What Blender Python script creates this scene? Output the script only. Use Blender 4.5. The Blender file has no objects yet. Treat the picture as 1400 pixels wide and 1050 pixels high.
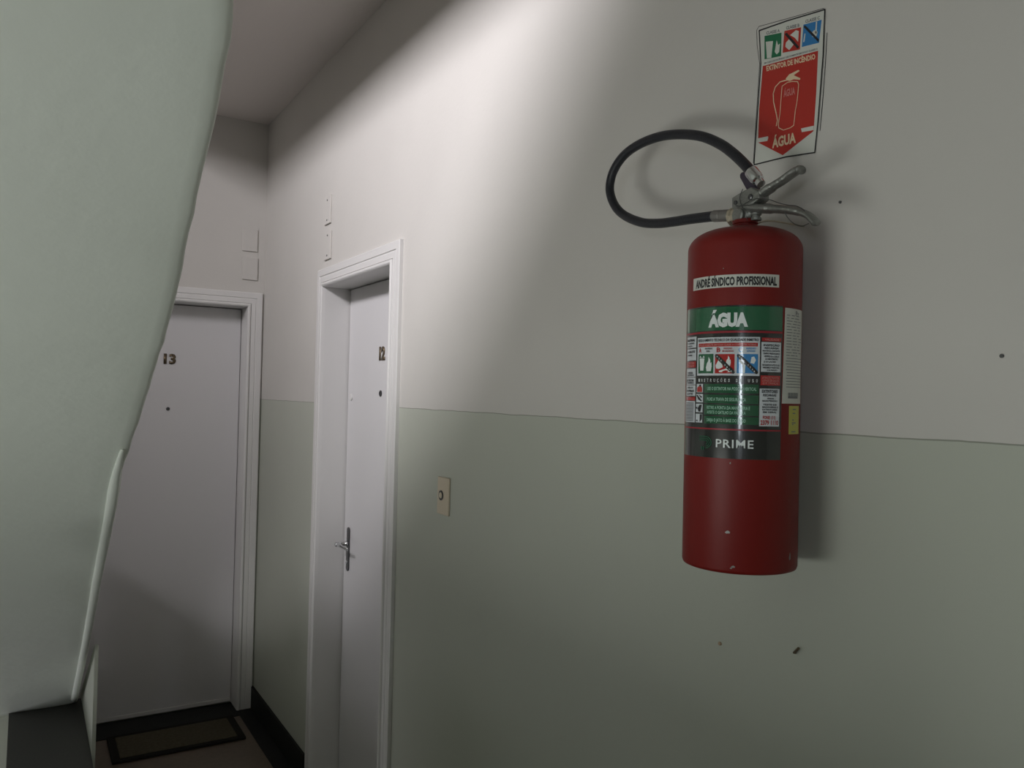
import bpy, bmesh, math, random
from mathutils import Vector, Matrix
random.seed(7)
S = bpy.context.scene
COL = S.collection

# ------------------------------------------------------------------ camera
H = 1.71
F_PX, YAW, PITCH, ROLL = 1104.12, .5425, .0152, .0232
fw = Vector((math.sin(YAW)*math.cos(PITCH), math.cos(YAW)*math.cos(PITCH), math.sin(PITCH)))
rt = Vector((math.cos(YAW), -math.sin(YAW), 0))
up = rt.cross(fw)
rt2 = rt*math.cos(ROLL) + up*math.sin(ROLL)
up2 = -rt*math.sin(ROLL) + up*math.cos(ROLL)
cam = bpy.data.cameras.new('camera')
cam.sensor_fit = 'HORIZONTAL'; cam.sensor_width = 36.0
cam.lens = F_PX/1400*36.0
cam.clip_start = .02
cam_o = bpy.data.objects.new('camera', cam); COL.objects.link(cam_o)
M = Matrix((rt2, up2, -fw)).transposed().to_4x4(); M.translation = Vector((0, 0, H))
cam_o.matrix_world = M
S.camera = cam_o

# ------------------------------------------------------------------ world, lights, exposure
S.view_settings.view_transform = 'Standard'
S.view_settings.look = 'None'
S.view_settings.gamma = 1.0
S.view_settings.use_curve_mapping = False
S.view_settings.exposure = 0.0
w = bpy.data.worlds.new('world'); S.world = w; w.use_nodes = True
bg = w.node_tree.nodes['Background']
bg.inputs[0].default_value = (.62, .70, .80, 1); bg.inputs[1].default_value = .1

def area(name, loc, target, sx, sy, power, color, spread=180):
    l = bpy.data.lights.new(name, 'AREA'); l.shape = 'RECTANGLE'
    l.size = sx; l.size_y = sy; l.energy = power; l.color = color
    l.spread = math.radians(spread)
    o = bpy.data.objects.new(name, l); COL.objects.link(o)
    o.location = loc
    o.rotation_euler = (Vector(target)-Vector(loc)).to_track_quat('-Z', 'Y').to_euler()
    return o
# daylight in the high stair window on the left, above the flight
area('daylight_high_window', (-2.14, 1.3, 3.72), (1.1, 2.15, 2.2), 2.0, .76, 82, (.985, .95, .985), 110)
# narrow window of the lower landing, behind the viewer on the left
area('daylight_narrow_window', (-1.66, -1.33, 1.775), (1.0, .9, 1.72), .28, .42, 6.5, (.85, .93, 1.0))
# window of the flight going down, low on the left
area('daylight_low_window', (-1.66, 3.85, -.15), (.1, 3.5, .6), .75, .66, 8.5, (.95, .93, .98))
# added fill lamp beside the viewer, in an opening made for it
area('side_fill', (-1.66, .70, .92), (.6, .7, 1.5), 1.15, .84, 20, (.97, 1.0, .95))

# ------------------------------------------------------------------ materials
MATS = {}
def principled(name, rgb, rough=.6, metal=0.0, spec=.5, coat=0.0, bump=0.0, bump_scale=60, mottle=0.0, mottle_scale=6):
    m = bpy.data.materials.new(name); m.use_nodes = True
    nt = m.node_tree; b = nt.nodes['Principled BSDF']
    b.inputs['Base Color'].default_value = (*rgb, 1)
    b.inputs['Roughness'].default_value = rough
    b.inputs['Metallic'].default_value = metal
    b.inputs['Specular IOR Level'].default_value = spec
    b.inputs['Coat Weight'].default_value = coat
    b.inputs['Coat Roughness'].default_value = .08
    geo = nt.nodes.new('ShaderNodeNewGeometry')
    if bump:
        n = nt.nodes.new('ShaderNodeTexNoise'); n.inputs['Scale'].default_value = bump_scale
        n.inputs['Detail'].default_value = 4
        nt.links.new(geo.outputs['Position'], n.inputs['Vector'])
        bp = nt.nodes.new('ShaderNodeBump'); bp.inputs['Strength'].default_value = bump
        bp.inputs['Distance'].default_value = .004
        nt.links.new(n.outputs['Fac'], bp.inputs['Height']); nt.links.new(bp.outputs['Normal'], b.inputs['Normal'])
    if mottle:
        n2 = nt.nodes.new('ShaderNodeTexNoise'); n2.inputs['Scale'].default_value = mottle_scale
        n2.inputs['Detail'].default_value = 5
        nt.links.new(geo.outputs['Position'], n2.inputs['Vector'])
        mx = nt.nodes.new('ShaderNodeMix'); mx.data_type = 'RGBA'
        mx.inputs[6].default_value = (*[c*(1-mottle) for c in rgb], 1)
        mx.inputs[7].default_value = (*[min(1, c*(1+mottle)) for c in rgb], 1)
        nt.links.new(n2.outputs['Fac'], mx.inputs[0]); nt.links.new(mx.outputs[2], b.inputs['Base Color'])
    MATS[name] = m
    return m

def wall_paint(name, upper, lower, z=1.663, ramp=None):
    """Two coats: upper off-white, lower pale green enamel, joined in a slightly wavy hand-cut line."""
    m = principled(name, upper, rough=.75, spec=.25, bump=.10, bump_scale=60)
    nt = m.node_tree; b = nt.nodes['Principled BSDF']
    geo = next(n for n in nt.nodes if n.type == 'NEW_GEOMETRY')
    sep = nt.nodes.new('ShaderNodeSeparateXYZ'); nt.links.new(geo.outputs['Position'], sep.inputs[0])
    ns = nt.nodes.new('ShaderNodeTexNoise'); ns.inputs['Scale'].default_value = 9; ns.inputs['Detail'].default_value = 3
    nt.links.new(geo.outputs['Position'], ns.inputs['Vector'])
    def math_(op, a, bb, c=None):
        q = nt.nodes.new('ShaderNodeMath'); q.operation = op
        for i, v in enumerate((a, bb, c)):
            if v is None: continue
            if isinstance(v, (int, float)): q.inputs[i].default_value = v
            else: nt.links.new(v, q.inputs[i])
        return q.outputs[0]
    wob = math_('MULTIPLY_ADD', ns.outputs['Fac'], .006, -.003)
    zz = math_('ADD', sep.outputs[2], wob)
    up_ = math_('GREATER_THAN', zz, z)
    dist = math_('ABSOLUTE', math_('SUBTRACT', zz, z-.0008), 0)
    line = math_('LESS_THAN', dist, .0012)
    blot = nt.nodes.new('ShaderNodeTexNoise'); blot.inputs['Scale'].default_value = 2.5; blot.inputs['Detail'].default_value = 6
    nt.links.new(geo.outputs['Position'], blot.inputs['Vector'])
    mx = nt.nodes.new('ShaderNodeMix'); mx.data_type = 'RGBA'
    mx.inputs[6].default_value = (*lower, 1); mx.inputs[7].default_value = (*upper, 1)
    nt.links.new(up_, mx.inputs[0])
    m2 = nt.nodes.new('ShaderNodeMix'); m2.data_type = 'RGBA'; m2.blend_type = 'MULTIPLY'
    m2.inputs[7].default_value = (.6, .6, .58, 1)
    nt.links.new(line, m2.inputs[0]); nt.links.new(mx.outputs[2], m2.inputs[6])
    hsv = nt.nodes.new('ShaderNodeHueSaturation')
    val = math_('MULTIPLY_ADD', blot.outputs['Fac'], .10, .95)
    nt.links.new(val, hsv.inputs['Value']); nt.links.new(m2.outputs[2], hsv.inputs['Color'])
    nt.links.new(hsv.outputs[0], b.inputs['Base Color'])
    rg = math_('MULTIPLY_ADD', up_, .3, .5); nt.links.new(rg, b.inputs['Roughness'])
    return m

wall_paint('wall_paint', (.62, .60, .57), (.50, .52, .455))
principled('ceiling_paint', (.74, .69, .66), .85, spec=.2, bump=.3, bump_scale=70)
principled('stair_plaster', (.79, .83, .77), .6, spec=.3, bump=.35, bump_scale=22, mottle=.03)
principled('door_paint', (.70, .69, .70), .38, spec=.4, bump=.12, bump_scale=30)
principled('trim_paint', (.74, .73, .72), .35, spec=.4, bump=.1, bump_scale=45)
principled('black_granite', (.014, .014, .013), .6, spec=.25, mottle=.5, mottle_scale=160)
principled('dark_granite', (.045, .043, .040), .5, mottle=.4, mottle_scale=120)
principled('floor_tile', (.15, .115, .085), .4, mottle=.25, mottle_scale=40)
principled('red_enamel', (.18, .008, .006), .46, spec=.35, coat=0, bump=.05, bump_scale=120, mottle=.06)
principled('red_print', (.42, .03, .025), .35)
principled('sign_red', (.46, .028, .018), .45)
principled('red_stripe', (.30, .02, .03), .3)
principled('label_black', (.008, .009, .010), .25, coat=1.0)
principled('label_green', (.008, .11, .045), .16, coat=1.0)
principled('strip_green', (.008, .085, .035), .16, coat=1.0)
principled('label_white', (.62, .66, .70), .16, coat=1.0)
principled('label_blue', (.03, .22, .52), .16, coat=1.0)
principled('label_red', (.42, .02, .02), .16, coat=1.0)
principled('lettering_white', (.75, .80, .80), .3)
principled('lettering_green', (.30, .55, .42), .3)
principled('lettering_pink', (.60, .22, .20), .4)
principled('lettering_black', (.015, .015, .018), .4)
principled('lettering_grey', (.16, .17, .18), .4)
principled('lettering_cream', (.78, .62, .42), .5)
principled('logo_green', (.012, .10, .05), .3)
principled('sticker_white', (.60, .61, .56), .55)
principled('sticker_yellow', (.52, .50, .10), .5)
principled('sign_white', (.64, .65, .60), .5, mottle=.05, mottle_scale=30)
principled('sign_green', (.012, .16, .07), .45)
principled('sign_blue', (.03, .20, .48), .45)
principled('rubber', (.011, .013, .019), .42, bump=.3, bump_scale=400)
principled('cast_metal', (.26, .265, .25), .42, metal=.75, bump=.5, bump_scale=160, mottle=.2, mottle_scale=90)
principled('dull_brass', (.50, .44, .34), .5, metal=.55, bump=.4, bump_scale=180)
principled('chrome', (.72, .73, .75), .14, metal=1.0)
principled('grey_ferrule', (.24, .23, .22), .45, metal=.6)
principled('dark_plastic', (.040, .030, .050), .45)
principled('bronze', (.17, .13, .085), .4, metal=.8)
principled('lock_metal', (.13, .13, .135), .3, metal=.9)
principled('cream_plastic', (.62, .54, .42), .4)
principled('dark_hole', (.01, .01, .01), .8)
principled('mat_fibre', (.11, .095, .065), .95, spec=.1, bump=1.0, bump_scale=500, mottle=.4, mottle_scale=70)
principled('mat_border', (.028, .026, .022), .9, spec=.1, bump=1.0, bump_scale=500)
principled('wood_peg', (.42, .32, .22), .7)
principled('window_glass_frame', (.5, .5, .5), .5)

# ------------------------------------------------------------------ helpers
def link(name, bm, mat, parent=None, smooth=False, bevel=0.0):
    bmesh.ops.recalc_face_normals(bm, faces=bm.faces)
    me = bpy.data.meshes.new(name); bm.to_mesh(me); bm.free()
    for m in (mat if isinstance(mat, (list, tuple)) else [mat]): me.materials.append(MATS[m])
    if smooth:
        for p in me.polygons: p.use_smooth = True
    o = bpy.data.objects.new(name, me); COL.objects.link(o)
    if parent is not None: 
        o.parent = parent
        o.matrix_parent_inverse = Matrix.Translation(-world_loc(parent))
    if bevel:
        b = o.modifiers.new('bevel', 'BEVEL'); b.width = bevel; b.segments = 2; b.limit_method = 'ANGLE'
    return o
def world_loc(o):
    v = Vector(o.location)
    if o.parent: v = v + world_loc(o.parent) + o.matrix_parent_inverse.translation
    return v
def thing(name, label, cat, loc, group=None):
    o = bpy.data.objects.new(name, None); COL.objects.link(o); o.location = loc
    o.empty_display_size = .05
    return tag(o, label, cat, group)
def tag(o, label=None, cat=None, group=None, kind=None):
    if label: o['label'] = label
    if cat: o['category'] = cat
    if group: o['group'] = group
    if kind: o['kind'] = kind
    return o
def struct(name, bm, mat, parent=None, **k):
    o = link(name, bm, mat, parent, **k)
    if parent is None: o['kind'] = 'structure'
    return o
def box(bm, x0, x1, y0, y1, z0, z1):
    v = [bm.verts.new((x, y, z)) for x in (x0, x1) for y in (y0, y1) for z in (z0, z1)]
    for f in ((0,1,3,2),(4,6,7,5),(0,4,5,1),(2,3,7,6),(0,2,6,4),(1,5,7,3)):
        bm.faces.new([v[i] for i in f])
def boxes(*bs):
    bm = bmesh.new()
    for b in bs: box(bm, *b)
    return bm
def prism(bm, pts, off):
    """closed outline pts (3D) extruded by vector off"""
    off = Vector(off)
    a = [bm.verts.new(Vector(p)) for p in pts]; b = [bm.verts.new(Vector(p)+off) for p in pts]
    bm.faces.new(a); bm.faces.new(b[::-1])
    n = len(pts)
    for i in range(n): bm.faces.new((a[i], b[i], b[(i+1) % n], a[(i+1) % n]))
def frame_at(t):
    t = t.normalized(); u = Vector((0, 0, 1)) if abs(t.z) < .95 else Vector((1, 0, 0))
    s = t.cross(u).normalized(); return s, s.cross(t).normalized()
def tube(bm, pts, r, n=12, closed=False, flat=1.0, axis=None):
    """swept tube; r a number or list; flat scales along axis"""
    pts = [Vector(p) for p in pts]; m = len(pts)
    rs = r if isinstance(r, (list, tuple)) else [r]*m
    rings = []; prev = None
    for i, p in enumerate(pts):
        t = (pts[(i+1) % m]-pts[i-1]) if closed else (pts[min(i+1, m-1)]-pts[max(i-1, 0)])
        t.normalize()
        if prev is None: s, u = frame_at(t)
        else:
            s = (prev - t*prev.dot(t)).normalized(); u = s.cross(t)
        prev = s
        ring = []
        for k in range(n):
            a = 2*math.pi*k/n; d = s*math.cos(a)*rs[i] + u*math.sin(a)*rs[i]
            if axis is not None:
                ax = Vector(axis); d = d + ax*d.dot(ax)*(flat-1)
            ring.append(bm.verts.new(p+d))
        rings.append(ring)
    for i in range(m if closed else m-1):
        A, B = rings[i], rings[(i+1) % m]
        for k in range(n): bm.faces.new((A[k], A[(k+1) % n], B[(k+1) % n], B[k]))
    if not closed: bm.faces.new(rings[0][::-1]); bm.faces.new(rings[-1])
def lathe(bm, c, axis, prof, n=32):
    """prof: list of (r, distance along axis)"""
    c = Vector(c); ax = Vector(axis).normalized(); s, u = frame_at(ax)
    rings = []
    for r, h in prof:
        if r < 1e-6: rings.append([bm.verts.new(c+ax*h)]); continue
        rings.append([bm.verts.new(c+ax*h+(s*math.cos(2*math.pi*k/n)+u*math.sin(2*math.pi*k/n))*r) for k in range(n)])
    for A, B in zip(rings, rings[1:]):
        for k in range(n):
            k2 = (k+1) % n
            if len(A) == 1 and len(B) == 1: break
            if len(A) == 1: bm.faces.new((A[0], B[k], B[k2]))
            elif len(B) == 1: bm.faces.new((A[k], A[k2], B[0]))
            else: bm.faces.new((A[k], A[k2], B[k2], B[k]))
    if len(rings[0]) > 1: bm.faces.new(rings[0][::-1])
    if len(rings[-1]) > 1: bm.faces.new(rings[-1])
def smooth_path(pts, sub=6):
    P = [Vector(p) for p in pts]; out = []
    for i in range(len(P)-1):
        p0 = P[max(i-1, 0)]; p1 = P[i]; p2 = P[i+1]; p3 = P[min(i+2, len(P)-1)]
        for k in range(sub):
            t = k/sub
            out.append(.5*((2*p1)+(p2-p0)*t+(2*p0-5*p1+4*p2-p3)*t*t+(3*p1-p0-3*p2+p3)*t**3))
    out.append(P[-1]); return out
def text_bm(string, bold=0.0, width=1.0, spacing=1.0):
    """lettering as a mesh, 1 unit capital height, centred on x, returned with its width"""
    c = bpy.data.curves.new('t', 'FONT'); c.body = string; c.size = 1.0; c.offset = bold; c.resolution_u = 2
    c.space_character = spacing; c.fill_mode = 'FRONT'
    o = bpy.data.objects.new('t', c); COL.objects.link(o)
    dg = bpy.context.evaluated_depsgraph_get(); dg.update()
    me = bpy.data.meshes.new_from_object(o.evaluated_get(dg))
    bm = bmesh.new(); bm.from_mesh(me)
    bpy.data.objects.remove(o); bpy.data.curves.remove(c); bpy.data.meshes.remove(me)
    xs = [v.co.x for v in bm.verts]; x0, x1 = min(xs), max(xs)
    for v in bm.verts: v.co = Vector(((v.co.x-x0)/(x1-x0), v.co.y/.69, 0))
    return bm

# ================================================================== THE SETTING
WX, WY = 1.10, 4.459          # faces of the right wall and of the end wall
CEIL = 3.16
LX, BY, LOW, ROOF = -1.6, -1.8, -1.5, 5.2

# right wall, with the recess of the door marked 12
D12 = (2.646, 3.397, 2.162)
struct('wall_right', boxes((WX, WX+.2, BY-.2, D12[0]-.018, LOW, CEIL+.2), (WX, WX+.2, D12[1]+.018, WY+.4, LOW, CEIL+.2),
       (WX, WX+.2, D12[0]-.018, D12[1]+.018, D12[2]+.018, CEIL+.2), (WX, WX+.2, D12[0]-.018, D12[1]+.018, LOW, 0),
       (WX+.16, WX+.2, D12[0]-.018, D12[1]+.018, 0, D12[2]+.018)), 'wall_paint')
# end wall, with the recess of the door marked 13
D13 = (.262, 1.012, 2.157)
struct('wall_back', boxes((LX-.2, D13[0]-.018, WY, WY+.2, LOW, ROOF), (D13[1]+.018, WX, WY, WY+.2, LOW, ROOF),
       (D13[0]-.018, D13[1]+.018, WY, WY+.2, D13[2]+.018, ROOF), (D13[0]-.018, D13[1]+.018, WY, WY+.2, LOW, 0),
       (D13[0]-.018, D13[1]+.018, WY+.17, WY+.2, 0, D13[2]+.018)), 'wall_paint')
# left wall of the stairwell with its windows; the last opening is added for the fill lamp
W1 = (.25, 2.5, 3.32, 4.14); W2 = (-1.56, -1.10, 1.54, 2.01); W4 = (3.45, 4.25, -.52, .22); W_FILL = (.10, 1.30, .48, 1.36)
# the wall is built in upright strips between and around the window openings
ysplit = sorted({BY-.2, WY, *[v for q in (W1, W2, W4, W_FILL) for v in q[:2]]})
bm = bmesh.new()
for a, b in zip(ysplit, ysplit[1:]):
    z = LOW
    for q in sorted((q for q in (W1, W2, W4, W_FILL) if q[0] < (a+b)/2 < q[1]), key=lambda q: q[2]):
        box(bm, LX-.5, LX, a, b, z, q[2]); z = q[3]
    box(bm, LX-.5, LX, a, b, z, ROOF)
struct('wall_left', bm, 'wall_paint')
for i, (a, b, c, d) in zip((1, 2, 4, 5), (W1, W2, W4, W_FILL)):  # the last one frames the added fill opening
    struct('window_%d' % i, boxes((LX-.03, LX+.01, a, a+.03, c, d), (LX-.03, LX+.01, b-.03, b, c, d),
           (LX-.03, LX+.01, a+.03, b-.03, c, c+.03), (LX-.03, LX+.01, a+.03, b-.03, d-.03, d)), 'trim_paint')
# wall behind the viewer
struct('wall_front', boxes((LX, WX, BY-.2, BY, LOW, ROOF)), 'wall_paint')
struct('floor', boxes((.2687, WX, BY, WY, -.12, 0), (LX, .2687, BY, .9, -.12, 0)), 'floor_tile')
struct('ceiling', boxes((.42, WX, BY, WY, CEIL, CEIL+.18), (LX, WX, BY, WY, ROOF, ROOF+.1)), 'ceiling_paint')
struct('wall_upper', boxes((.30, .42, BY, WY, CEIL-.10, ROOF)), 'wall_paint')  # unseen; foot lowered below the ceiling to shade the right wall's top
# floor of the stairwell below
struct('floor_lower', boxes((LX, .2687, .9, WY, LOW-.1, LOW)), 'floor_tile')

# skirting and floor border of black granite
struct('baseboard_right', boxes((WX-.014, WX, D12[1]+.106, WY, 0, .117), (WX-.014, WX, BY, D12[0]-.077, 0, .117)), 'black_granite', bevel=.002)
struct('trim_1', boxes((1.013, WX-.0145, BY, WY-.016, 0, .003)), 'black_granite')
struct('trim_2', boxes((.30, 1.0125, 4.37, WY-.0005, 0, .003), (D13[0], D13[1], WY, WY+.12, 0, .003)), 'black_granite')

# ------------------------------------------------------------------ doors
PROF = [(0, 0), (0, .013), (.004, .015), (.030, .015), (.032, .011), (.035, .011), (.037, .014), (.058, .014), (.060, .010), (.062, .016),
        (.066, .020), (.072, .020), (.077, .016), (.079, 0)]   # from outer edge to the opening: (width, projection)
def casing_bm(a, b, top, place, prof):
    """mitred architrave round an opening a..b, floor..top; place(u, z, out) -> point"""
    W = prof[-1][0]
    bm = bmesh.new(); rows = []
    for w_, t in prof:
        d = W - w_
        rows.append([bm.verts.new(place(*q, t)) for q in ((a-d, 0), (a-d, top+d), (b+d, top+d), (b+d, 0))])
    for A, B in zip(rows, rows[1:]):
        for k in range(3): bm.faces.new((A[k], A[k+1], B[k+1], B[k]))
    bm.faces.new([r[0] for r in rows]); bm.faces.new([r[3] for r in rows][::-1])
    return bm

def number_on(string, name, parent, place, h, wd, mat):
    bm = text_bm(string, bold=.05)
    geom = bm.faces[:] ; r = bmesh.ops.extrude_face_region(bm, geom=geom)
    ex = [v for v in r['geom'] if isinstance(v, bmesh.types.BMVert)]
    for v in ex: v.co.z = 1
    for v in bm.verts: v.co = place(v.co.x*wd - wd/2, v.co.y*h - h/2, .0035*v.co.z)
    o = link(name, bm, mat, parent); return o

# door 12, in the right wall (door_1), and door 13, in the end wall (door_2)
d1 = bpy.data.objects.new('door_1', None); COL.objects.link(d1); d1.location = (1.209, 3.02, 0); d1['kind'] = 'structure'
LF = 1.209
link('casing', casing_bm(D12[0], D12[1], D12[2], lambda u, z, t: Vector((WX-t, u, z)), PROF), 'trim_paint', d1)
for nm, b in (('jamb', (WX-.001, WX+.16, D12[1], D12[1]+.018, 0, D12[2]+.018)), ('jamb', (WX-.001, WX+.16, D12[0]-.018, D12[0], 0, D12[2]+.018)),
              ('head_jamb', (WX-.001, WX+.16, D12[0], D12[1], D12[2], D12[2]+.018))):
    link(nm, boxes(b), 'trim_paint', d1)
link('stop', boxes((LF+.037, WX+.16, D12[0], D12[0]+.02, 0, D12[2]), (LF+.037, WX+.16, D12[1]-.02, D12[1], 0, D12[2]), (LF+.037, WX+.16, D12[0]+.02, D12[1]-.02, D12[2]-.02, D12[2])), 'trim_paint', d1)
link('leaf', boxes((LF, LF+.035, D12[0]+.003, D12[1]-.007, .008, D12[2]-.004)), 'door_paint', d1, bevel=.0015)
place1 = lambda u, v, t: Vector((LF-t, 3.004-u, 1.868+v))
number_on('12', 'door_number', d1, place1, .048, .058, 'bronze')
bm = bmesh.new(); lathe(bm, (LF, 3.011, 1.709), (-1, 0, 0), [(.0125, 0), (.0125, .003), (.010, .0045), (.007, .0045), (.006, .002), (0, .002)], 20)
link('peephole', bm, 'lock_metal', d1, smooth=False)
bm = bmesh.new(); lathe(bm, (LF, 3.345, 1.69), (-1, 0, 0), [(.014, 0), (.014, .004), (.011, .006), (.003, .006), (0, .006)], 20)
link('deadbolt', bm, 'trim_paint', d1)
# lever handle on its long back plate
bm = bmesh.new()
yc, z0, z1, hw = 3.331, .945, 1.132, .014
pts = [(LF, yc+math.cos(a)*hw, z1-hw+math.sin(a)*hw) for a in [math.pi*k/8 for k in range(9)]] + \
      [(LF, yc+math.cos(a)*hw, z0+hw+math.sin(a)*hw) for a in [math.pi+math.pi*k/8 for k in range(9)]]
prism(bm, pts, (-.006, 0, 0))
hp = link('handle_plate', bm, 'lock_metal', d1, bevel=.0012)
bm = bmesh.new()
lathe(bm, (LF-.006, yc, 1.062), (-1, 0, 0), [(.012, 0), (.012, .008), (.009, .010), (.009, .045), (.010, .052), (.006, .056), (0, .056)], 18)
link('lever', bm, 'chrome', hp, smooth=True)
bm = bmesh.new()
tube(bm, smooth_path([(LF-.052, yc, 1.062), (LF-.054, yc-.02, 1.064), (LF-.052, yc-.06, 1.062), (LF-.046, yc-.11, 1.058)], 5), [.0085]*10+[.0075]*6, 12, flat=.65, axis=(1, 0, 0))
link('lever_grip', bm, 'chrome', hp, smooth=True)
bm = bmesh.new(); lathe(bm, (LF-.006, yc, .985), (-1, 0, 0), [(.0085, 0), (.0085, .004), (.006, .005), (.002, .003), (0, .003)], 16)
link('keyhole', bm, 'chrome', hp)
link('hinge', boxes((LF-.006, LF, D12[0]+.001, D12[0]+.012, .25, .34), (LF-.006, LF, D12[0]+.001, D12[0]+.012, 1.80, 1.89)), 'trim_paint', d1)

d2 = bpy.data.objects.new('door_2', None); COL.objects.link(d2); d2.location = (.637, WY+.12, 0); d2['kind'] = 'structure'
LG = WY+.12
link('casing', casing_bm(D13[0], D13[1], D13[2], lambda u, z, t: Vector((u, WY-t, z)), PROF), 'trim_paint', d2)
for nm, b in (('jamb', (D13[0]-.018, D13[0], WY-.001, WY+.17, 0, D13[2]+.018)), ('jamb', (D13[1], D13[1]+.018, WY-.001, WY+.17, 0, D13[2]+.018)),
              ('head_jamb', (D13[0], D13[1], WY-.001, WY+.17, D13[2], D13[2]+.018))):
    link(nm, boxes(b), 'trim_paint', d2)
link('stop', boxes((D13[0], D13[0]+.018, LG+.037, WY+.17, .003, D13[2]), (D13[1]-.018, D13[1], LG+.037, WY+.17, .003, D13[2]), (D13[0]+.018, D13[1]-.018, LG+.037, WY+.17, D13[2]-.02, D13[2])), 'trim_paint', d2)
link('leaf', boxes((D13[0]+.003, D13[1]-.003, LG, LG+.035, .012, D13[2]-.004)), 'door_paint', d2, bevel=.0015)
link('door_sweep', boxes((D13[0]+.006, D13[1]-.006, LG-.006, LG, .010, .030)), 'trim_paint', d2, bevel=.001)
place2 = lambda u, v, t: Vector((.650+u, LG-t, 1.865+v))
number_on('13', 'door_number', d2, place2, .048, .060, 'bronze')
bm = bmesh.new(); lathe(bm, (.648, LG, 1.602), (0, -1, 0), [(.0095, 0), (.0095, .002), (.0065, .003), (.005, .001), (0, .001)], 18)
link('peephole', bm, 'lock_metal', d2)

# ------------------------------------------------------------------ staircase
EX, SL = .25, .637475          # right edge of the flight, its slope
CR = (4.3146, .2335)           # crease where the underside meets the granite slab
def sz(y): return .2733+(4.2149-y)*SL
st = thing('staircase', 'plastered underside of the concrete stair flight rising towards the viewer at the left', 'staircase', (-.4, CR[0], 0))
edge = [(.226,1.133),(.230,1.146),(.234,1.170),(.238,1.200),(.239,1.232),(.243,1.290),(.244,1.366),(.2445,1.465),(.250,1.670),(.248,1.794),(.243,1.935),(.237,2.06),(.229,2.188),(.224,2.321),(.231,2.510),(.233,2.934),(.242,3.447),(.25,4.215),(.25,CR[0])]
edge = [(.215, -.2), (.219, .5), (.222, 1.0)] + edge
rng = random.Random(4)
fine = []
for (x0, y0), (x1, y1) in zip(edge, edge[1:]):
    n = max(1, int((y1-y0)/.035))
    for k in range(n):
        t = k/n; fine.append((x0+(x1-x0)*t+rng.uniform(-.0016, .0016), y0+(y1-y0)*t))
fine.append(edge[-1])
# waist slab: underside grid, right side, top
bm = bmesh.new()
cols = [0, .004, .012, .03, .08, .18, .32, .55, .85, 1.3]
rows = []
for x, y in fine:
    r = []
    for c in cols:
        edge_round = .010*math.exp(-c/.006)+.004*math.exp(-c/.03)      # hand-rounded arris
        hump = .0035*math.sin(y*5.1+c*9)*math.exp(-abs(c-.1)*6)+.0015*math.sin(y*17+c*31)
        r.append(bm.verts.new((x-c, y, sz(y)+edge_round+hump)))
    rows.append(r)
TH = .20
tops = [bm.verts.new((x-.004, y, sz(y)+TH)) for x, y in fine]
topl = [bm.verts.new((x-cols[-1], y, sz(y)+TH)) for x, y in fine]
for i in range(len(fine)-1):
    A, B = rows[i], rows[i+1]
    for k in range(len(cols)-1): bm.faces.new((A[k], A[k+1], B[k+1], B[k]))
    bm.faces.new((A[0], B[0], tops[i+1], tops[i])); bm.faces.new((tops[i], tops[i+1], topl[i+1], topl[i]))
    bm.faces.new((A[-1], topl[i], topl[i+1], B[-1]))
bm.faces.new([*rows[0], topl[0], tops[0]]); bm.faces.new([*rows[-1][::-1], tops[-1], topl[-1]])
link('soffit', bm, 'stair_plaster', st, smooth=True)
# raised plaster bead along the lower edge
bead = []
for x, y in [(.2235, 2.20), (.222, 2.321), (.227, 2.510), (.230, 2.72), (.232, 2.934), (.237, 3.2), (.241, 3.447), (.245, 3.8), (.248, 4.215)]:
    bead.append((x-.014, y, sz(y)-.002))
bp_ = smooth_path(bead, 5)
bm = bmesh.new(); tube(bm, bp_, [.004+.010*min(1, i/7) for i in range(len(bp_))], 10, flat=.75, axis=(0, SL/1.186, 1/1.186))
link('edge_bead', bm, 'stair_plaster', st, smooth=True)
# granite-clad steps on top of the flight
RUN, RISE = .28, .28*SL
k = 0; y = 4.2
while y-RUN > -.25:
    z = sz(y)+TH-.004
    bm = bmesh.new(); prism(bm, [(-1.05, y, z), (-1.05, y, z+RISE-.03), (-1.05, y-RUN, z+RISE-.03)], (1.18, 0, 0))
    s_ = link('step', bm, 'stair_plaster', st)
    t_ = link('tread', boxes((-1.05, .13, y-RUN, y+.02, z+RISE-.03, z+RISE)), 'dark_granite', s_)
    y -= RUN; k += 1
link('upper_landing', boxes((LX+.02, .21, BY+.01, y, sz(y)+.02, sz(y)+TH+.03)), 'stair_plaster', st)
# unseen solid parapet along the open side, its top shaped to shade the walls
bm = bmesh.new()
PT = [(y, 1.25), (1.0, 1.15), (1.5, .93), (1.75, .78), (2.1, .60), (2.55, .50), (3.1, .55), (4.19, .80)]   # height of its top above the underside
prism(bm, [(.135, y, sz(y)+TH-.002), (.135, 4.19, sz(4.19)+TH-.002)] + [(.135, a, sz(a)+p) for a, p in PT[::-1]], (.075, 0, 0))
link('parapet', bm, 'stair_plaster', st, bevel=.006)
# unseen wall added to shade the lower hall from the left lamps
link('shade_wall', boxes((-.16, -.10, .9, 2.3, LOW+.01, 1.20), (-.16, -.10, 2.3, 3.05, LOW+.01, .50), (-.16, -.10, .45, .9, .001, 1.20)), 'stair_plaster', st)
# granite slab at the foot and the low green side wall under the flight
link('landing_slab', boxes((-.0215, .2687, 3.2, CR[0]+.02, .2035, .2335)), 'dark_granite', st, bevel=.002)
link('landing_base', boxes((-.0215, .2687, 3.21, WY-.004, -.12, .2035)), 'wall_paint', st)
bm = bmesh.new()
ys = 3.64
prism(bm, [(.2690, ys, 0), (.2690, CR[0]+.13, 0), (.2690, CR[0]+.13, .21), (.2690, ys, sz(ys)+.035)], (.014, 0, 0))
link('side_wall', bm, 'wall_paint', st)

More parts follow.
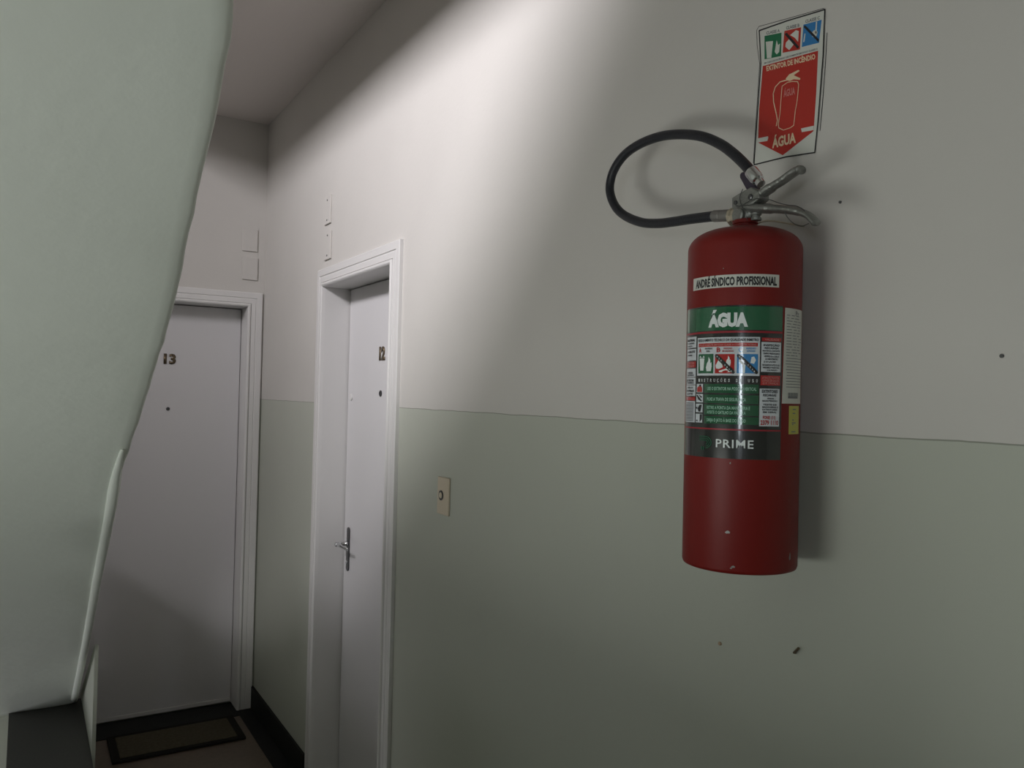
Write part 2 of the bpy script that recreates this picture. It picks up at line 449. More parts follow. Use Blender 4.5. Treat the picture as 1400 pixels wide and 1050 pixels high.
# ================================================================== THINGS
def cover(loc, normal_x, label):
    x, y, z = loc
    t = thing('cover_plate', label, 'cover plate', loc, 'blank cover plates above the doors')
    hw, hh = .040, .060
    if normal_x:
        link('plate', boxes((x-.008, x, y-hw, y+hw, z-hh, z+hh)), 'wall_paint', t, bevel=.0015)
        sc = [(x-.008, y, z+hh*.72), (x-.008, y, z-hh*.72)]; ax = (-1, 0, 0)
    else:
        link('plate', boxes((x-hw, x+hw, y-.008, y, z-hh, z+hh)), 'wall_paint', t, bevel=.0015)
        sc = [(x, y-.008, z+hh*.72), (x, y-.008, z-hh*.72)]; ax = (0, -1, 0)
    for s in sc:
        bm = bmesh.new(); lathe(bm, s, ax, [(.004, 0), (.004, .001), (.001, .0004), (0, .0004)], 12)
        link('screw', bm, 'lock_metal' if normal_x else 'wall_paint', t)
cover((WX, 3.385, 2.492), True, 'upper of two blank wall-coloured cover plates above the far end of the door marked 12')
cover((WX, 3.372, 2.338), True, 'lower of two blank cover plates, just above the far end of the door marked 12')
cover((1.017, WY, 2.518), False, 'upper of two blank wall-coloured cover plates above the door marked 13')
cover((1.021, WY, 2.364), False, 'lower of two blank wall-coloured cover plates, just above the frame of door 13')

# doorbell
t = thing('doorbell', 'cream rectangular doorbell plate on the green wall beside the door marked 12', 'doorbell', (WX, 2.205, 1.402))
link('plate', boxes((WX-.007, WX, 2.167, 2.243, 1.346, 1.459)), 'cream_plastic', t, bevel=.002)
bm = bmesh.new(); lathe(bm, (WX-.007, 2.215, 1.404), (-1, 0, 0), [(.015, 0), (.015, .002), (.0105, .003), (.0105, 0)], 24)
link('bell_ring', bm, 'lock_metal', t)
bm = bmesh.new(); lathe(bm, (WX-.007, 2.215, 1.404), (-1, 0, 0), [(.0095, 0), (.0095, .003), (.006, .005), (0, .005)], 24)
link('button', bm, 'cream_plastic', t)

# small leftovers on the wall
def plug(name, label, pts, r, mat):
    bm = bmesh.new(); tube(bm, pts, r, 8)
    tag(link(name, bm, mat), label, 'wall plug')
plug('wall_plug', 'tiny dark hole plug in the green wall, below the left side of the extinguisher', [(WX+.004, 1.066, 1.267), (WX-.003, 1.067, 1.268)], .0035, 'wood_peg')
plug('bent_nail', 'short bent nail in the green wall below the right side of the extinguisher', [(WX+.006, .900, 1.297), (WX-.004, .899, 1.299), (WX-.007, .891, 1.306), (WX-.008, .887, 1.310)], .0022, 'bronze')
plug('wall_plug', 'tiny dark plug in the off-white wall at the far right', [(WX+.004, .577, 1.778), (WX-.002, .577, 1.778)], .0028, 'lock_metal')
plug('wall_plug', 'tiny dark plug in the off-white wall between the two lever handles of the extinguisher', [(WX+.004, .828, 2.030), (WX-.002, .828, 2.030)], .0024, 'lock_metal')

# doormat
t = thing('doormat', 'dark brown fibre doormat lying in front of the door marked 13', 'doormat', (.68, 4.213, .003))
link('border', boxes((.385, .975, 4.06, 4.09, .003, .014), (.385, .975, 4.336, 4.366, .003, .014), (.385, .420, 4.09, 4.336, .003, .014), (.940, .975, 4.09, 4.336, .003, .014)), 'mat_border', t, bevel=.002)
link('pile', boxes((.420, .940, 4.09, 4.336, .003, .016)), 'mat_fibre', t, bevel=.003)

# ------------------------------------------------------------------ fire extinguisher
AX, AY, R, ZB = .987, .921, .089, 1.45
BASE = math.atan2(-AY, -AX)
ext = thing('fire_extinguisher', 'red water fire extinguisher with green label and looped black hose hung on the wall', 'fire extinguisher', (AX, AY, ZB))
bm = bmesh.new()
prof = [(0, .012), (.070, .010), (.080, .002), (.084, 0), (.0875, .0015), (R, .006), (R, .500)]
for k in range(1, 15):
    a = math.pi/2*k/14
    prof.append((max(.019, R*math.cos(a)**.62), .501+.036*math.sin(a)))
lathe(bm, (AX, AY, ZB), (0, 0, 1), prof, 96)
body = link('body', bm, 'red_enamel', ext, smooth=True)
m_ = body.modifiers.new('edge', 'EDGE_SPLIT'); m_.split_angle = math.radians(50)
bm = bmesh.new(); lathe(bm, (AX, AY, ZB+.530), (0, 0, 1), [(.0215, 0), (.0215, .0100), (.0180, .0115), (.0180, .0150), (.0200, .0160), (.0200, .0215), (.016, .0230), (.012, .0230)], 32)
link('neck', bm, 'red_enamel', ext, smooth=False)
# paint chips
def cyl_pt(u, v, t):
    a = BASE + u/1000/R
    return Vector((AX+math.cos(a)*(R+t), AY+math.sin(a)*(R+t), ZB+v/1000))
def cyl_patch(bm, u0, u1, v0, v1, t, thick=.0003, nv=1):
    n = max(2, int(abs(u1-u0)/3))
    g = [[bm.verts.new(cyl_pt(u0+(u1-u0)*i/n, v0+(v1-v0)*j/nv, t)) for j in range(nv+1)] for i in range(n+1)]
    for i in range(n):
        for j in range(nv): bm.faces.new((g[i][j], g[i+1][j], g[i+1][j+1], g[i][j+1]))
def patch(name, rects, t, mat, parent):
    for r in rects:
        bm = bmesh.new(); cyl_patch(bm, *r, t); link(name, bm, mat, parent)
def solid_patch(name, u0, u1, v0, v1, t0, t1, mat, parent, skew=0):
    """a sheet with its own thickness wrapped on the cylinder"""
    bm = bmesh.new(); n = max(2, int(abs(u1-u0)/3)); G = []
    for i in range(n+1):
        u = u0+(u1-u0)*i/n
        G.append([bm.verts.new(cyl_pt(u+(skew if i == 0 else 0)*k_, v, t)) for v, t, k_ in ((v0, t0, 1), (v1, t0, 0), (v1, t1, 0), (v0, t1, 1))])
    for A, B in zip(G, G[1:]):
        for k in range(4): bm.faces.new((A[k], A[(k+1) % 4], B[(k+1) % 4], B[k]))
    bm.faces.new(G[0][::-1]); bm.faces.new(G[-1])
    return link(name, bm, mat, parent)
def cyl_poly(bm, pts, t):
    bm.faces.new([bm.verts.new(cyl_pt(u, v, t)) for u, v in pts])
def cyl_text(name, string, u0, u1, v0, v1, t, mat, parent, bold=.02, bm0=None, spacing=1.0):
    bm = text_bm(string, bold=bold, spacing=spacing)
    for v in bm.verts: v.co = cyl_pt(u0+v.co.x*(u1-u0), v0+v.co.y*(v1-v0), t)
    if bm0 is not None:
        me = bpy.data.meshes.new('x'); bm.to_mesh(me); bm.free(); bm0.from_mesh(me); bpy.data.meshes.remove(me); return
    return link(name, bm, mat, parent)
def cyl_lines(name, items, t, mat, parent, bold=.02):
    bm0 = bmesh.new()
    for it in items: cyl_text(None, it[0], *it[1:5], t, mat, parent, bold, bm0)
    return tag(link(name, bm0, mat, parent), kind='stuff')

# owner's white strip
s = solid_patch('name_sticker', -92, 54, 433, 452, 0, .0004, 'sticker_white', ext); s['label'] = 'white strip sticker with black condensed capitals'
cyl_text('lettering', 'ANDRÉ SÍNDICO PROFISSIONAL', -84, 50, 436, 448, .0006, 'lettering_black', s, bold=.045)
# main label
L = solid_patch('main_label', -118, 62, 173.5, 405.5, 0, .0004, 'label_black', ext); L['label'] = 'large printed label in green, white and black'
T1, T2, T3, T4 = .0007, .0010, .0013, .0016
patch('green_band', [(-117, 61.5, 367.9, 403.3)], T1, 'label_green', L)
cyl_text('title_lettering', 'ÁGUA', -54, 7, 374.3, 392.5, T2, 'lettering_white', L, bold=.07)
patch('red_line', [(-117.8, 61.5, 363.6, 366.6), (-117.8, 61, 216.2, 218.6)], T1, 'red_stripe', L)
patch('white_box', [(-76.2, 25, 298.9, 357.3), (-110.6, -79.4, 323, 341), (-110.6, -79.4, 343, 360.1), (-111.9, -79.6, 267.5, 284), (-111.9, -79.6, 285, 296), (-111.9, -79.6, 297, 310.3),
      (-115.4, -80, 225.9, 258.8), (27.1, 59.2, 305.4, 350), (25.7, 58.1, 223.8, 280.3), (-76.5, -62.5, 272.8, 285.9), (-76.9, -62.2, 257.4, 270.4), (-77.4, -62.5, 242, 255.2), (-77.8, -62.8, 226.2, 239.6)], T1, 'label_white', L)
patch('red_box', [(-111.8, -79.5, 311.9, 321.5), (-113, -79.7, 260, 265.7), (27.6, 59.3, 351.3, 356.6), (26.6, 58.6, 285.2, 299.9), (-73.3, 21.8, 343, 348.6)], T2, 'label_red', L)
patch('green_strip', [(-60.3, 24.1, 272.4, 286), (-59.9, 24.4, 256.6, 269.6), (-59.5, 24.7, 238.8, 254.6), (-59.1, 25, 225.4, 236.8)], T1, 'strip_green', L)
patch('class_a_square', [(-72.9, -44.1, 302.2, 332.1)], T2, 'label_green', L)
patch('class_b_square', [(-41.3, -11.4, 302.1, 331.5)], T2, 'label_red', L)
patch('class_c_square', [(-8.1, 22.3, 302.5, 331.6)], T2, 'label_blue', L)
# pictograms: bin and fire, can and fire, plug; the last two struck out
bm = bmesh.new()
def P(pts, cx, cy, s): cyl_poly(bm, [(cx+x*s, cy+y*s) for x, y in pts], T3)
BIN = [(-5, 9), (5, 9), (3.4, -10), (-3.4, -10)]; LID = [(-5.5, 10), (-3.5, 13.5), (-1.5, 10.4), (1.5, 10.4), (3.5, 13.5), (5.5, 10)]
FLAME = [(-4, -10), (-5.2, -4), (-3.6, 2), (-1, 6), (-.6, 12), (2.4, 7), (2.8, 2), (4.6, 4), (5, -3), (3.8, -10)]
P(BIN, -65.2, 316.5, 1); P(LID, -65.2, 316.5, 1); P(FLAME, -51.8, 315.5, 1)
P([(-8, -2), (-3, 7), (3, 2), (5, -5), (-2, -8), (-7, -7)], -33, 316, .9); P(FLAME, -20.5, 320.5, .72); P([(-9, -1), (4, 3), (10, -1), (8, -3), (-8, -3)], -26, 307, 1)
P([(-5, -1), (-2, 6), (3, 5), (6, -2), (1, -8)], -1.5, 322, .8); P([(-1.5, -9), (1.5, -9), (2.4, 8), (-2.2, 8)], 2.2, 312, 1); P([(-4, -5), (-2, 5), (2, 6), (5, 0), (2, -6)], 14.8, 322.5, .9); P([(-5, 0), (0, 5), (5, -3), (1, -5)], 13.5, 310, .7)
tag(link('pictograms', bm, 'lettering_white', L), kind='stuff')
bm = bmesh.new()
for x0 in (-42, -8.8):
    bm = bmesh.new(); prev = None
    for k in range(13):
        t = k/12; u, v = x0+1.5+t*29, 330.5-t*28; w_ = 2.9*(1-abs(2*t-1)**8*.45)
        cur = [bm.verts.new(cyl_pt(u+w_*.69, v+w_*.72, T4)), bm.verts.new(cyl_pt(u, v, T4+.0001)), bm.verts.new(cyl_pt(u-w_*.69, v-w_*.72, T4))]
        if prev:
            bm.faces.new((prev[0], cur[0], cur[1], prev[1])); bm.faces.new((prev[1], cur[1], cur[2], prev[2]))
        prev = cur
    link('strike_band', bm, 'label_black', L)
cyl_lines('strike_lettering', [(c, x0+3.6+k*3.1, x0+5.4+k*3.1, 326.5-k*3.2, 329-k*3.2) for x0 in (-42, -8.8) for k, c in enumerate('NÃO USAR') if c != ' '], .0019, 'lettering_white', L)
cyl_lines('black_print', [('REGULAMENTO TÉCNICO DA QUALIDADE INMETRO', -73.5, 22.8, 351.2, 355),
    ('APROPRIADO', -60, -46, 339, 341.5), ('PARA', -57, -50, 334.8, 337.5),
    ('MATERIAL', -108, -82, 353, 356.5), ('CLASSE', -108, -85, 349, 351), ('CARGA', -108, -90, 344.5, 346.8), ('AGENTE', -108, -82, 335, 338), ('ÁGUA', -106, -90, 330, 332.5),
    ('TESTE', -107, -87, 302, 304.6), ('VÁLIDO', -107, -84, 298.6, 301), ('EXTINTOR', -109, -84, 290, 293), ('PRESSÃO', -107, -84, 286.5, 289), ('SELO', -104, -86, 279, 281.5), ('NORMA', -108, -82, 273.5, 276.5), ('LOTE', -106, -86, 269, 271.6),
    ('INSPEÇÃO', 30, 56, 344, 346.8), ('RECARGA', 32, 55, 339.8, 342.4), ('MANTENHA O EXTINTOR', 29, 57, 335.8, 338), ('SEMPRE PRESSURIZADO', 30, 57, 331.8, 334), ('VERIFIQUE A CARGA', 31, 56, 327.4, 329.8), ('DO MANÔMETRO', 33, 54, 323.4, 325.8), ('E O LACRE', 31, 50, 319.4, 321.6), ('RECARREGUE APÓS O USO', 29, 57, 314.4, 316.8), ('MESMO PARCIAL', 30, 57, 310.6, 312.8), ('SOB PRESSÃO', 36, 53, 307, 309),
    ('EXTINTORES', 29, 54, 274, 278.5), ('RECARGAS', 31, 52, 268.8, 272.2), ('VENDAS', 37, 48, 264.4, 266.6), ('MANUTENÇÃO', 30, 54, 260.6, 263), ('TESTE DE', 31, 53, 255, 257.4), ('MANGUEIRAS E', 30, 55, 251.4, 253.8), ('EXTINTORES', 30, 54, 247.6, 250), ('EM GERAL', 31, 53, 243.8, 246.2)], T3, 'lettering_black', L, .03)
cyl_lines('red_print', [('FONE: (11)', 31, 51, 234.6, 239.4), ('2379 1110', 27.5, 56, 226, 232.6), ('B', -39, -33, 334.6, 341.5), ('INADEQUADO', -28, -15, 338.8, 341.2), ('EM LÍQUIDOS', -30, -13, 334.8, 337.2), ('A', -72, -67, 334.6, 341.5)], T3, 'label_red', L, .03)
cyl_lines('blue_print', [('C', -6, -1, 334.6, 341.5), ('INADEQUADO', 5, 19, 338.8, 341.2), ('ELETRICIDADE', 6, 18, 334.8, 337.2)], T3, 'label_blue', L, .03)
cyl_lines('pale_print', [('UTILIZE SOMENTE EM FOGO CLASSE A CONFORME NORMA', -72, 20, 344.4, 347), ('VALIDADE', 32, 55, 352.6, 355)], T3, 'lettering_pink', L)
cyl_lines('pale_box_print', [('ATENÇÃO', -108, -84, 317, 320), ('CUIDADO', -108, -84, 313, 316), ('ATENÇÃO MANTER', 29, 56, 295, 298), ('LONGE DE CALOR', 29, 56, 291, 294), ('E DE CRIANÇAS', 30, 55, 287, 290)], T3, 'lettering_pink', L)
cyl_lines('instruction_heading', [(c, -72+k*5.75, -69.4+k*5.75, 289.3, 294) for k, c in enumerate('INSTRUÇÕES DE USO') if c != ' '], T2, 'lettering_white', L, .01)
cyl_lines('instruction_lettering', [('USE O EXTINTOR NA POSIÇÃO VERTICAL', -54, 21, 276.6, 281.4), ('PUXE A TRAVA DE SEGURANÇA', -54, 6, 260.4, 265.2), ('RETIRE A PONTA DA MANGUEIRA E', -54, 12, 247.6, 252.4), ('APERTE O GATILHO DA VÁLVULA', -54, 6, 240.6, 245.2), ('DIRIJA O JATO À BASE DO FOGO', -54, 6, 228.6, 233.4)], T2, 'lettering_green', L, .02)
bm = bmesh.new()
cyl_poly(bm, [(-75, 273.4), (-75, 280), (-72, 282), (-65.5, 282), (-64, 279), (-64, 273.4)], T2)
link('step_picture_red', bm, 'label_red', L)
bm = bmesh.new()
for pts in ([(-71, 282), (-70, 285), (-66.5, 285), (-66, 282)], [(-76, 268), (-74.5, 269.4), (-64, 260), (-65, 258.5), (-72, 262)], [(-72, 270), (-63.5, 266), (-66, 264)],
            [(-71, 243), (-73, 248), (-69, 253.6), (-64, 254), (-66, 246), (-67, 243)], [(-77.6, 249), (-74, 251), (-74, 246)], [(-68, 227), (-68, 239), (-63.5, 239), (-63.5, 231)], [(-77, 228), (-74, 231), (-72, 228)]):
    cyl_poly(bm, pts, T2)
tag(link('step_picture_black', bm, 'lettering_black', L), kind='stuff')
bm = bmesh.new()
for k in range(13): cyl_patch(bm, -111, -83, 228+k*2.3, 229+k*2.3, T2)
tag(link('small_print', bm, 'lettering_black', L), kind='stuff')
# maker's panel
cyl_text('maker_lettering', 'PRIME', -37.4, 18.1, 190, 202.2, T2, 'lettering_white', L, bold=.012, spacing=1.12)
bm = bmesh.new()
for k in range(3):
    pts = []
    r_ = 10.5-3.2*k
    for j in range(9):
        a = math.pi/2-math.pi*j/8; pts.append((-55+math.cos(a)*r_, 196.5+math.sin(a)*r_*.9))
    inner = [(-55+math.cos(a)*(r_-1.5), 196.5+math.sin(a)*(r_-1.5)*.9) for a in [-math.pi/2+math.pi*j/8 for j in range(9)]]
    x0 = -68
    for (a0, b0, a1, b1) in zip(pts, pts[1:], inner[::-1], inner[::-1][1:]): cyl_poly(bm, [a0, b0, b1, a1], T2)
    cyl_patch(bm, x0, -55, 196.5+(r_-1.5)*.9, 196.5+r_*.9, T2)
for k in range(2): cyl_patch(bm, -64+k*4, -61.8+k*4, 184.5, 190, T2)
link('logo', bm, 'logo_green', L)
# right stickers
s = solid_patch('inspection_sticker', 67, 122, 258.6, 403.4, 0, .0004, 'sticker_white', ext, skew=-3.5); s['label'] = 'tall white inspection sticker with printed rows and a barcode block'
rr = random.Random(3); bm = bmesh.new()
for k in range(26):
    v = 392-k*4.35
    if v < 283: break
    u = 70
    if v > 330:
        for q in range(3):
            wd = rr.uniform(5, 15); cyl_patch(bm, u, min(u+wd, 119), v, v+1.1, .0007); u += wd+rr.uniform(2, 5)
            if u > 110: break
    else: cyl_patch(bm, 69+rr.uniform(0, 3), 119, v, v+1.0, .0007)
cyl_patch(bm, 75.7, 104, 266.4, 269.5, .0007); 
for k in range(11): cyl_patch(bm, 75.7+k*2.7, 77.3+k*2.7, 269.5, 275.3, .0007)
cyl_text(None, 'Pr', 92, 104, 393, 400, .0007, None, None, .02, bm)
tag(link('sticker_print', bm, 'lettering_grey', s), kind='stuff')
s = solid_patch('yellow_sticker', 79.4, 112, 212.2, 255.2, 0, .0004, 'sticker_yellow', ext); s['label'] = 'small yellow sticker'
bm = bmesh.new()
for u0, u1, v in ((88, 98, 249), (88, 96, 243), (87, 92, 233), (86, 98, 228.5), (87, 91, 226), (85, 98, 215)): cyl_patch(bm, u0, u1, v, v+1.6, .0007)
tag(link('sticker_print', bm, 'lettering_grey', s), kind='stuff')
bm = bmesh.new()
for u, v, a, b in ((-17, 63, 3.6, 2.2), (-8, 12, 2.8, 1.6), (-11, 9.5, 1.6, 1.0), (-15, 167, .9, 1.4), (-31, 462, .8, .9), (88, 26, 2.2, 5.5)):
    cyl_poly(bm, [(u+math.cos(2*math.pi*k/9)*a*(1+.3*math.sin(k*2.7)), v+math.sin(2*math.pi*k/9)*b*(1+.25*math.cos(k*3.1))) for k in range(9)], .0003)
tag(link('paint_chips', bm, 'grey_ferrule', ext), kind='stuff')

# valve, levers, hose (all in the plane of the cylinder axis, parallel to the wall)
def Y(y, z, x=AX): return Vector((x, y, z))
valve = None
bm = bmesh.new()
lathe(bm, (AX, .9205, 1.985), (0, 0, 1), [(.0125, 0), (.0125, .012), (.015, .014), (.015, .034), (.011, .040), (.011, .050)], 24)
lathe(bm, (AX, .944, 2.011), (0, -1, 0), [(.006, 0), (.0125, .004), (.0145, .012), (.0145, .024), (.012, .034), (.007, .040), (0, .041)], 28)
lathe(bm, (AX, .8985, 1.998), (0, 0, 1), [(.0085, 0), (.0085, .004), (.0065, .0045), (.0065, .008), (.0085, .0085), (.0085, .012), (.0065, .0125), (.0065, .018)], 16)
valve = link('valve_body', bm, 'cast_metal', ext, smooth=True)
valve.modifiers.new('e', 'EDGE_SPLIT').split_angle = math.radians(40)
bm = bmesh.new(); lathe(bm, (AX-.0155, .9215, 2.009), (-1, 0, 0), [(.0115, -.008), (.0115, .002), (.0095, .004), (0, .004)], 24)
link('gauge_cap', bm, 'cast_metal', valve)
bm = bmesh.new()
lathe(bm, (AX, .9325, 2.012), (0, 1, 0), [(.0095, 0), (.0150, .002), (.0150, .006), (.0135, .007), (.0135, .009), (.0155, .0105), (.0155, .016), (.012, .018), (.009, .018)], 10)
link('hose_nut', bm, 'dull_brass', valve)
# bracket of the levers
bm = bmesh.new()
prism(bm, [Y(*p, AX-.012) for p in [(.9397,2.0409),(.9164,2.0470),(.9000,2.0500),(.8832,2.0400),(.882,2.0285),(.8962,2.0225),(.9174,2.0180),(.926,2.015),(.938,2.020),(.9393,2.0276)]], (.024, 0, 0))
link('lever_bracket', bm, 'cast_metal', valve, bevel=.002)
bm = bmesh.new(); lathe(bm, (AX-.012, .8990, 2.034), (-1, 0, 0), [(.0045, 0), (.0045, .002), (.003, .003), (0, .003)], 14)
lathe(bm, (AX-.012, .9300, 2.031), (-1, 0, 0), [(.0035, 0), (.0035, .002), (0, .0026)], 14)
tag(link('rivets', bm, 'lock_metal', valve), kind='stuff')
bm = bmesh.new()
tube(bm, smooth_path([Y(.8960, 2.0350), Y(.8832, 2.0395), Y(.8650, 2.0455), Y(.8476, 2.0505), Y(.8258, 2.0585), Y(.8165, 2.0600), Y(.8120, 2.0590)], 5), [.0070]*10+[.0060]*16+[.0066]*5, 14, flat=1.6, axis=(1, 0, 0))
link('upper_lever', bm, 'cast_metal', valve, smooth=True)
bm = bmesh.new()
tube(bm, smooth_path([Y(.9200, 2.0230), Y(.9000, 2.0180), Y(.8753, 2.0130), Y(.8500, 2.0070), Y(.8299, 2.0020), Y(.8150, 1.9970), Y(.8000, 1.9895), Y(.7900, 1.9810), Y(.7840, 1.9740)], 5), [.0080]*12+[.0066]*14+[.0055]*15, 14, flat=1.7, axis=(1, 0, 0))
link('carrying_lever', bm, 'cast_metal', valve, smooth=True)
# seal wire
bm = bmesh.new()
tube(bm, smooth_path([Y(.9300, 2.0260, AX-.013), Y(.9180, 2.0230, AX-.0145), Y(.8903, 2.0285, AX-.014), Y(.8668, 2.0245, AX-.010), Y(.8439, 2.0140, AX-.0115), Y(.8250, 2.0070, AX-.0125), Y(.8084, 2.0020, AX-.0125), Y(.7951, 1.9930, AX-.011)], 6), .0007, 6)
tube(bm, smooth_path([Y(.8310, 1.9975, AX-.012), Y(.8284, 1.9900, AX-.010), Y(.8200, 1.9796, AX-.006), Y(.8065, 1.9733, AX-.004), Y(.7935, 1.9750, AX-.004)], 6), .0007, 6)
tube(bm, smooth_path([Y(.9150, 2.0500, AX-.013), Y(.9195, 2.0380, AX-.0145), Y(.9165, 2.0250, AX-.0145), Y(.9080, 2.0120, AX-.0150), Y(.9050, 1.9980, AX-.012)], 6), .0006, 6)
link('seal_wire', bm, 'lock_metal', valve, smooth=True)
# pull plate standing behind the hose end
bm = bmesh.new(); prism(bm, [Y(*p, AX+.004) for p in [(.9385,2.0760),(.9391,2.0816),(.9350,2.0845),(.9297,2.0842),(.8998,2.0505),(.9070,2.0440),(.9180,2.0440)]], (.010, 0, 0))
link('hose_clip', bm, 'dark_plastic', ext, bevel=.002)
# hose
HP = [(.9852,2.0203),(1.0446,2.0263),(1.0920,2.0303),(1.1377,2.0354),(1.1883,2.0465),(1.2425,2.0700),(1.2768,2.0974),(1.2947,2.1333),(1.2849,2.1666),(1.2522,2.1909),(1.2035,2.2010),(1.1427,2.1995),(1.0856,2.1878),(1.0312,2.1691),(.9846,2.1432),(.9518,2.1186),(.9244,2.0944),(.9040,2.0740)]
hp_ = [Y(y, z, AX-.004+.018*math.sin(math.pi*i/(len(HP)-1))) for i, (y, z) in enumerate(HP)]
bm = bmesh.new(); tube(bm, smooth_path(hp_, 7), .0088, 18)
hose = link('hose', bm, 'rubber', ext, smooth=True)
bm = bmesh.new(); d = Vector((0, -1, -.145)).normalized()
c0 = Y(.9872, 2.0207, AX-.003)
lathe(bm, c0, d, [(.0092, 0), (.0100, .001), (.0100, .016), (.0094, .017), (.0094, .021), (.0100, .022), (.0100, .036), (.008, .040)], 20)
link('hose_ferrule', bm, 'grey_ferrule', hose, smooth=False)
bm = bmesh.new(); d = (Y(.8880, 2.0560)-Y(.9073, 2.0785)).normalized()
lathe(bm, Y(.9075, 2.0785, AX-.004), d, [(.0094, 0), (.0108, .0015), (.0112, .006), (.0108, .008), (.0108, .019), (.0098, .0215), (.0098, .024), (.0070, .026), (.0070, .034), (0, .034)], 24)
e = link('hose_nozzle', bm, 'chrome', hose, smooth=True); e.modifiers.new('e', 'EDGE_SPLIT').split_angle = math.radians(35)
# wall hook: plate with two prongs that carries the neck
bm = bmesh.new()
tube(bm, smooth_path([(WX+.01, .898, 2.0035), (1.03, .898, 2.0025), (1.004, .900, 1.999), (1.006, .921, 1.996), (1.004, .942, 1.999), (1.03, .944, 2.0025), (WX+.01, .944, 2.0035)], 5), .0014, 8)
hk = link('wall_hook', bm, 'dull_brass', smooth=True); tag(hk, 'thin tan wire wall hook behind the neck of the extinguisher', 'hook')
# ------------------------------------------------------------------ wall sign
S_sheet=[(1.0005,2.3691),(0.9397,2.3628),(0.8629,2.3516),(0.8646,2.2773),(0.8722,2.1726),(0.8776,2.1212),(0.9345,2.1282),(1.0067,2.1314),(1.0003,2.2326),(0.9953,2.3084)]
S_outer1=[(0.8653,2.355),(0.9398,2.3671),(1.0026,2.3776),(1.0075,2.3726),(1.0057,2.3449),(0.9991,2.3097),(1.0038,2.2336),(1.0095,2.1351)]
S_outer2=[(0.8586,2.3121),(0.8603,2.2703),(0.8647,2.2034),(0.8689,2.1553)]
S_green=[(0.9881,2.3549),(0.9508,2.3468),(0.9509,2.3063),(0.9871,2.3133)]
S_red=[(0.9444,2.3472),(0.9097,2.3404),(0.9113,2.3036),(0.9475,2.3108)]
S_blue=[(0.9047,2.3429),(0.8688,2.3371),(0.8732,2.301),(0.9073,2.3064)]
S_panel=[(0.9906,2.3024),(0.8746,2.2883),(0.877,2.2182),(0.8802,2.1652),(0.8813,2.1573),(0.9434,2.133),(0.9984,2.169),(0.9972,2.2287)]
S_notchL=[(0.9993,2.1764),(0.976,2.1741),(0.9752,2.1718),(0.9773,2.1662),(0.9988,2.1691)]
S_notchR=[(0.9056,2.1686),(0.8802,2.1661),(0.8807,2.159),(0.9041,2.162)]
S_body=[(0.9477,2.2445),(0.9469,2.2528),(0.9356,2.2558),(0.925,2.2539),(0.9146,2.2502),(0.9121,2.2446),(0.9134,2.2295),(0.9155,2.2131),(0.918,2.2026),(0.9209,2.1779),(0.9285,2.1757),(0.9426,2.1758),(0.9524,2.1823),(0.9537,2.1884),(0.9505,2.2063),(0.9477,2.2445)]
S_head=[(0.9393,2.2633),(0.9323,2.2682),(0.9133,2.2696),(0.9105,2.2669),(0.9228,2.2637),(0.9089,2.254),(0.9095,2.2516),(0.9227,2.2568),(0.9303,2.2564),(0.9374,2.2599)]
S_hose=[(0.9367,2.2602),(0.9517,2.2616),(0.9617,2.2561),(0.9659,2.2458),(0.9648,2.2308),(0.9585,2.2086),(0.9556,2.1962),(0.958,2.1876)]
S_g1=[(0.9848,2.3433),(0.9687,2.3389),(0.9718,2.3106),(0.9815,2.3131)]
S_g2=[(0.9633,2.3237),(0.9607,2.3374),(0.9575,2.3275),(0.9532,2.3288),(0.9547,2.3148),(0.9601,2.3124),(0.9646,2.3184)]
S_r1=[(0.9407,2.3257),(0.932,2.3302),(0.924,2.3167),(0.9333,2.3101),(0.9416,2.3188)]
S_r2=[(0.9321,2.3354),(0.92,2.3394),(0.914,2.3358),(0.915,2.3177),(0.9221,2.3274)]
S_band1=[(0.9435,2.3411),(0.9393,2.3424),(0.9124,2.3083),(0.9158,2.3061)]
S_b1=[(0.8891,2.3222),(0.8826,2.3253),(0.8759,2.32),(0.879,2.3114),(0.8856,2.3147)]
S_b2=[(0.8795,2.338),(0.8772,2.3376),(0.8781,2.318),(0.8808,2.319)]
S_b3=[(0.9019,2.327),(0.9002,2.3263),(0.902,2.3129),(0.9047,2.3134)]
S_band2=[(0.9046,2.3392),(0.9005,2.3399),(0.8733,2.3066),(0.8739,2.3021)]
S_t_ext=[(0.9817,2.2905),(0.8792,2.2764),(0.9826,2.2991)]
S_t_row=[(0.9876,2.3049),(0.8753,2.2907),(0.9877,2.3076)]
S_t_agua=[(0.9662,2.1511),(0.9158,2.1482),(0.9666,2.1675)]
S_t_in=[(0.9432,2.233),(0.9193,2.2307),(0.9435,2.2446)]

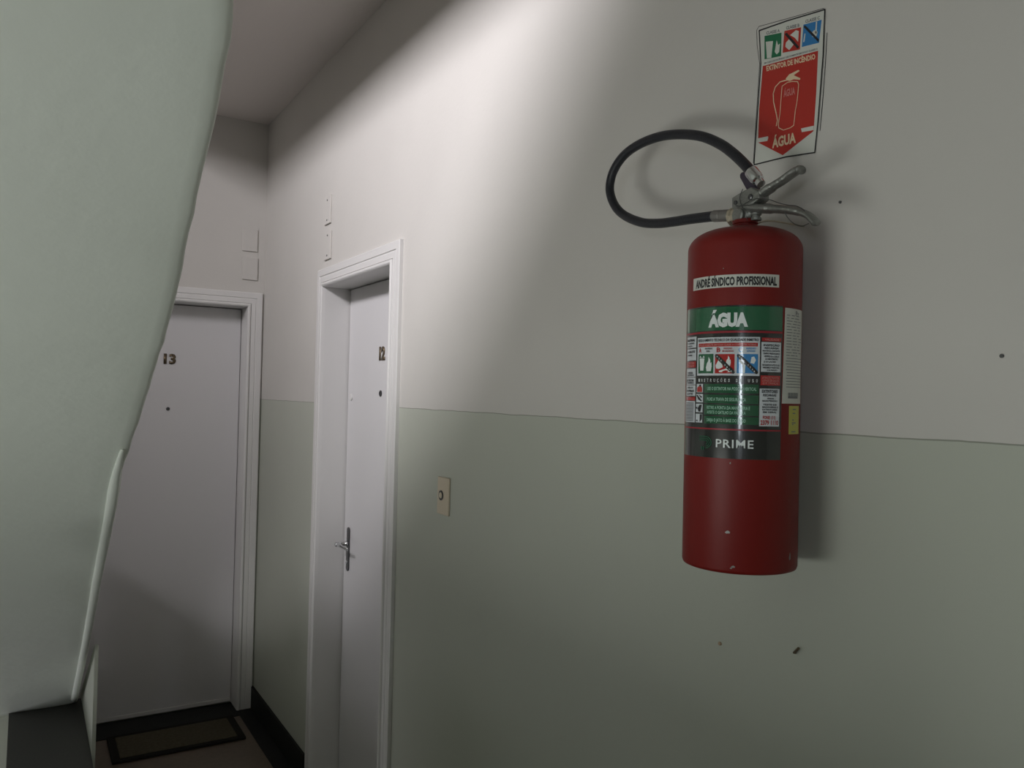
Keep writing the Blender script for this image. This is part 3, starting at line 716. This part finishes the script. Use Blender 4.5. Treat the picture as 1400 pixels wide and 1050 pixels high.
def wp(q, t): return Vector((WX-t, q[0], q[1]))
sign = thing('wall_sign', 'red and white sign with an extinguisher drawing, lettered ÁGUA, glued above the extinguisher', 'sign', (WX, .94, 2.25))
def sheet(name, polys, t0, t1, mat, parent):
    bm = bmesh.new()
    for p in polys: prism(bm, [wp(q, t0) for q in p], (-(t1-t0), 0, 0))
    return link(name, bm, mat, parent)
def stroke(bm, pts, wd, t):
    for a, b in zip(pts, pts[1:]):
        a, b = Vector(a), Vector(b); d = (b-a).normalized(); n = Vector((-d.y, d.x))*wd/2; e = d*wd*.3
        q = [a-e+n, b+e+n, b+e-n, a-e-n]
        bm.faces.new([bm.verts.new(wp(v, t)) for v in q])
sheet('backing', [S_sheet], 0, .0012, 'sign_white', sign)
bm = bmesh.new(); stroke(bm, S_sheet+[S_sheet[0]], .0023, .0016); stroke(bm, S_outer1, .0010, .0004); stroke(bm, S_outer2, .0014, .0004)
link('border_line', bm, 'lettering_black', sign)
rp = sheet('red_panel', [S_panel], .0012, .0016, 'sign_red', sign)
for q in (S_notchL, S_notchR): sheet('notch', [q], .0016, .0018, 'sign_white', rp)
sheet('green_square', [S_green], .0012, .0016, 'sign_green', sign)
sheet('red_square', [S_red], .0012, .0016, 'sign_red', sign)
sheet('blue_square', [S_blue], .0012, .0016, 'sign_blue', sign)
for q in (S_g1, S_g2, S_r1, S_r2, S_b1, S_b2, S_b3): sheet('pictogram', [q], .0016, .0018, 'sign_white', sign)
for q in (S_band1, S_band2): sheet('strike_band', [q], .0018, .0020, 'lettering_black', sign)
bm = bmesh.new(); stroke(bm, S_body, .0013, .0019); stroke(bm, S_hose, .0019, .0019)
hd = [wp(q, .0018) for q in S_head]; prism(bm, hd, (-.0002, 0, 0))
link('extinguisher_drawing', bm, 'lettering_cream', rp)
def sign_text(name, string, fr, t, mat, parent, bold=.03):
    o, ux, vy = (Vector(q) for q in fr)
    bm = text_bm(string, bold=bold)
    for v in bm.verts:
        q = o+(ux-o)*v.co.x+(vy-o)*v.co.y; v.co = wp(q, t)
    return link(name, bm, mat, parent)
sign_text('heading_lettering', 'EXTINTOR DE INCÊNDIO', S_t_ext, .0019, 'lettering_cream', rp, .035)
sign_text('title_lettering', 'ÁGUA', S_t_agua, .0019, 'lettering_cream', rp, .04)
sign_text('small_lettering', 'EM CASO DE INCÊNDIO USE SOMENTE EM FOGO CLASSE A', S_t_row, .0015, 'lettering_grey', sign)
sign_text('tank_lettering', 'ÁGUA', S_t_in, .0019, 'lettering_pink', rp)
for k, (sq, s_) in enumerate(((S_green, 'CLASSE A'), (S_red, 'CLASSE B'), (S_blue, 'CLASSE C'))):
    a, b = Vector(sq[0]), Vector(sq[1]); o = a+(b-a)*.1+Vector((0, .002))
    sign_text('square_caption', s_, (o, a+(b-a)*.9+Vector((0, .002)), o+Vector((0, .005))), .0015, 'lettering_grey', sign)
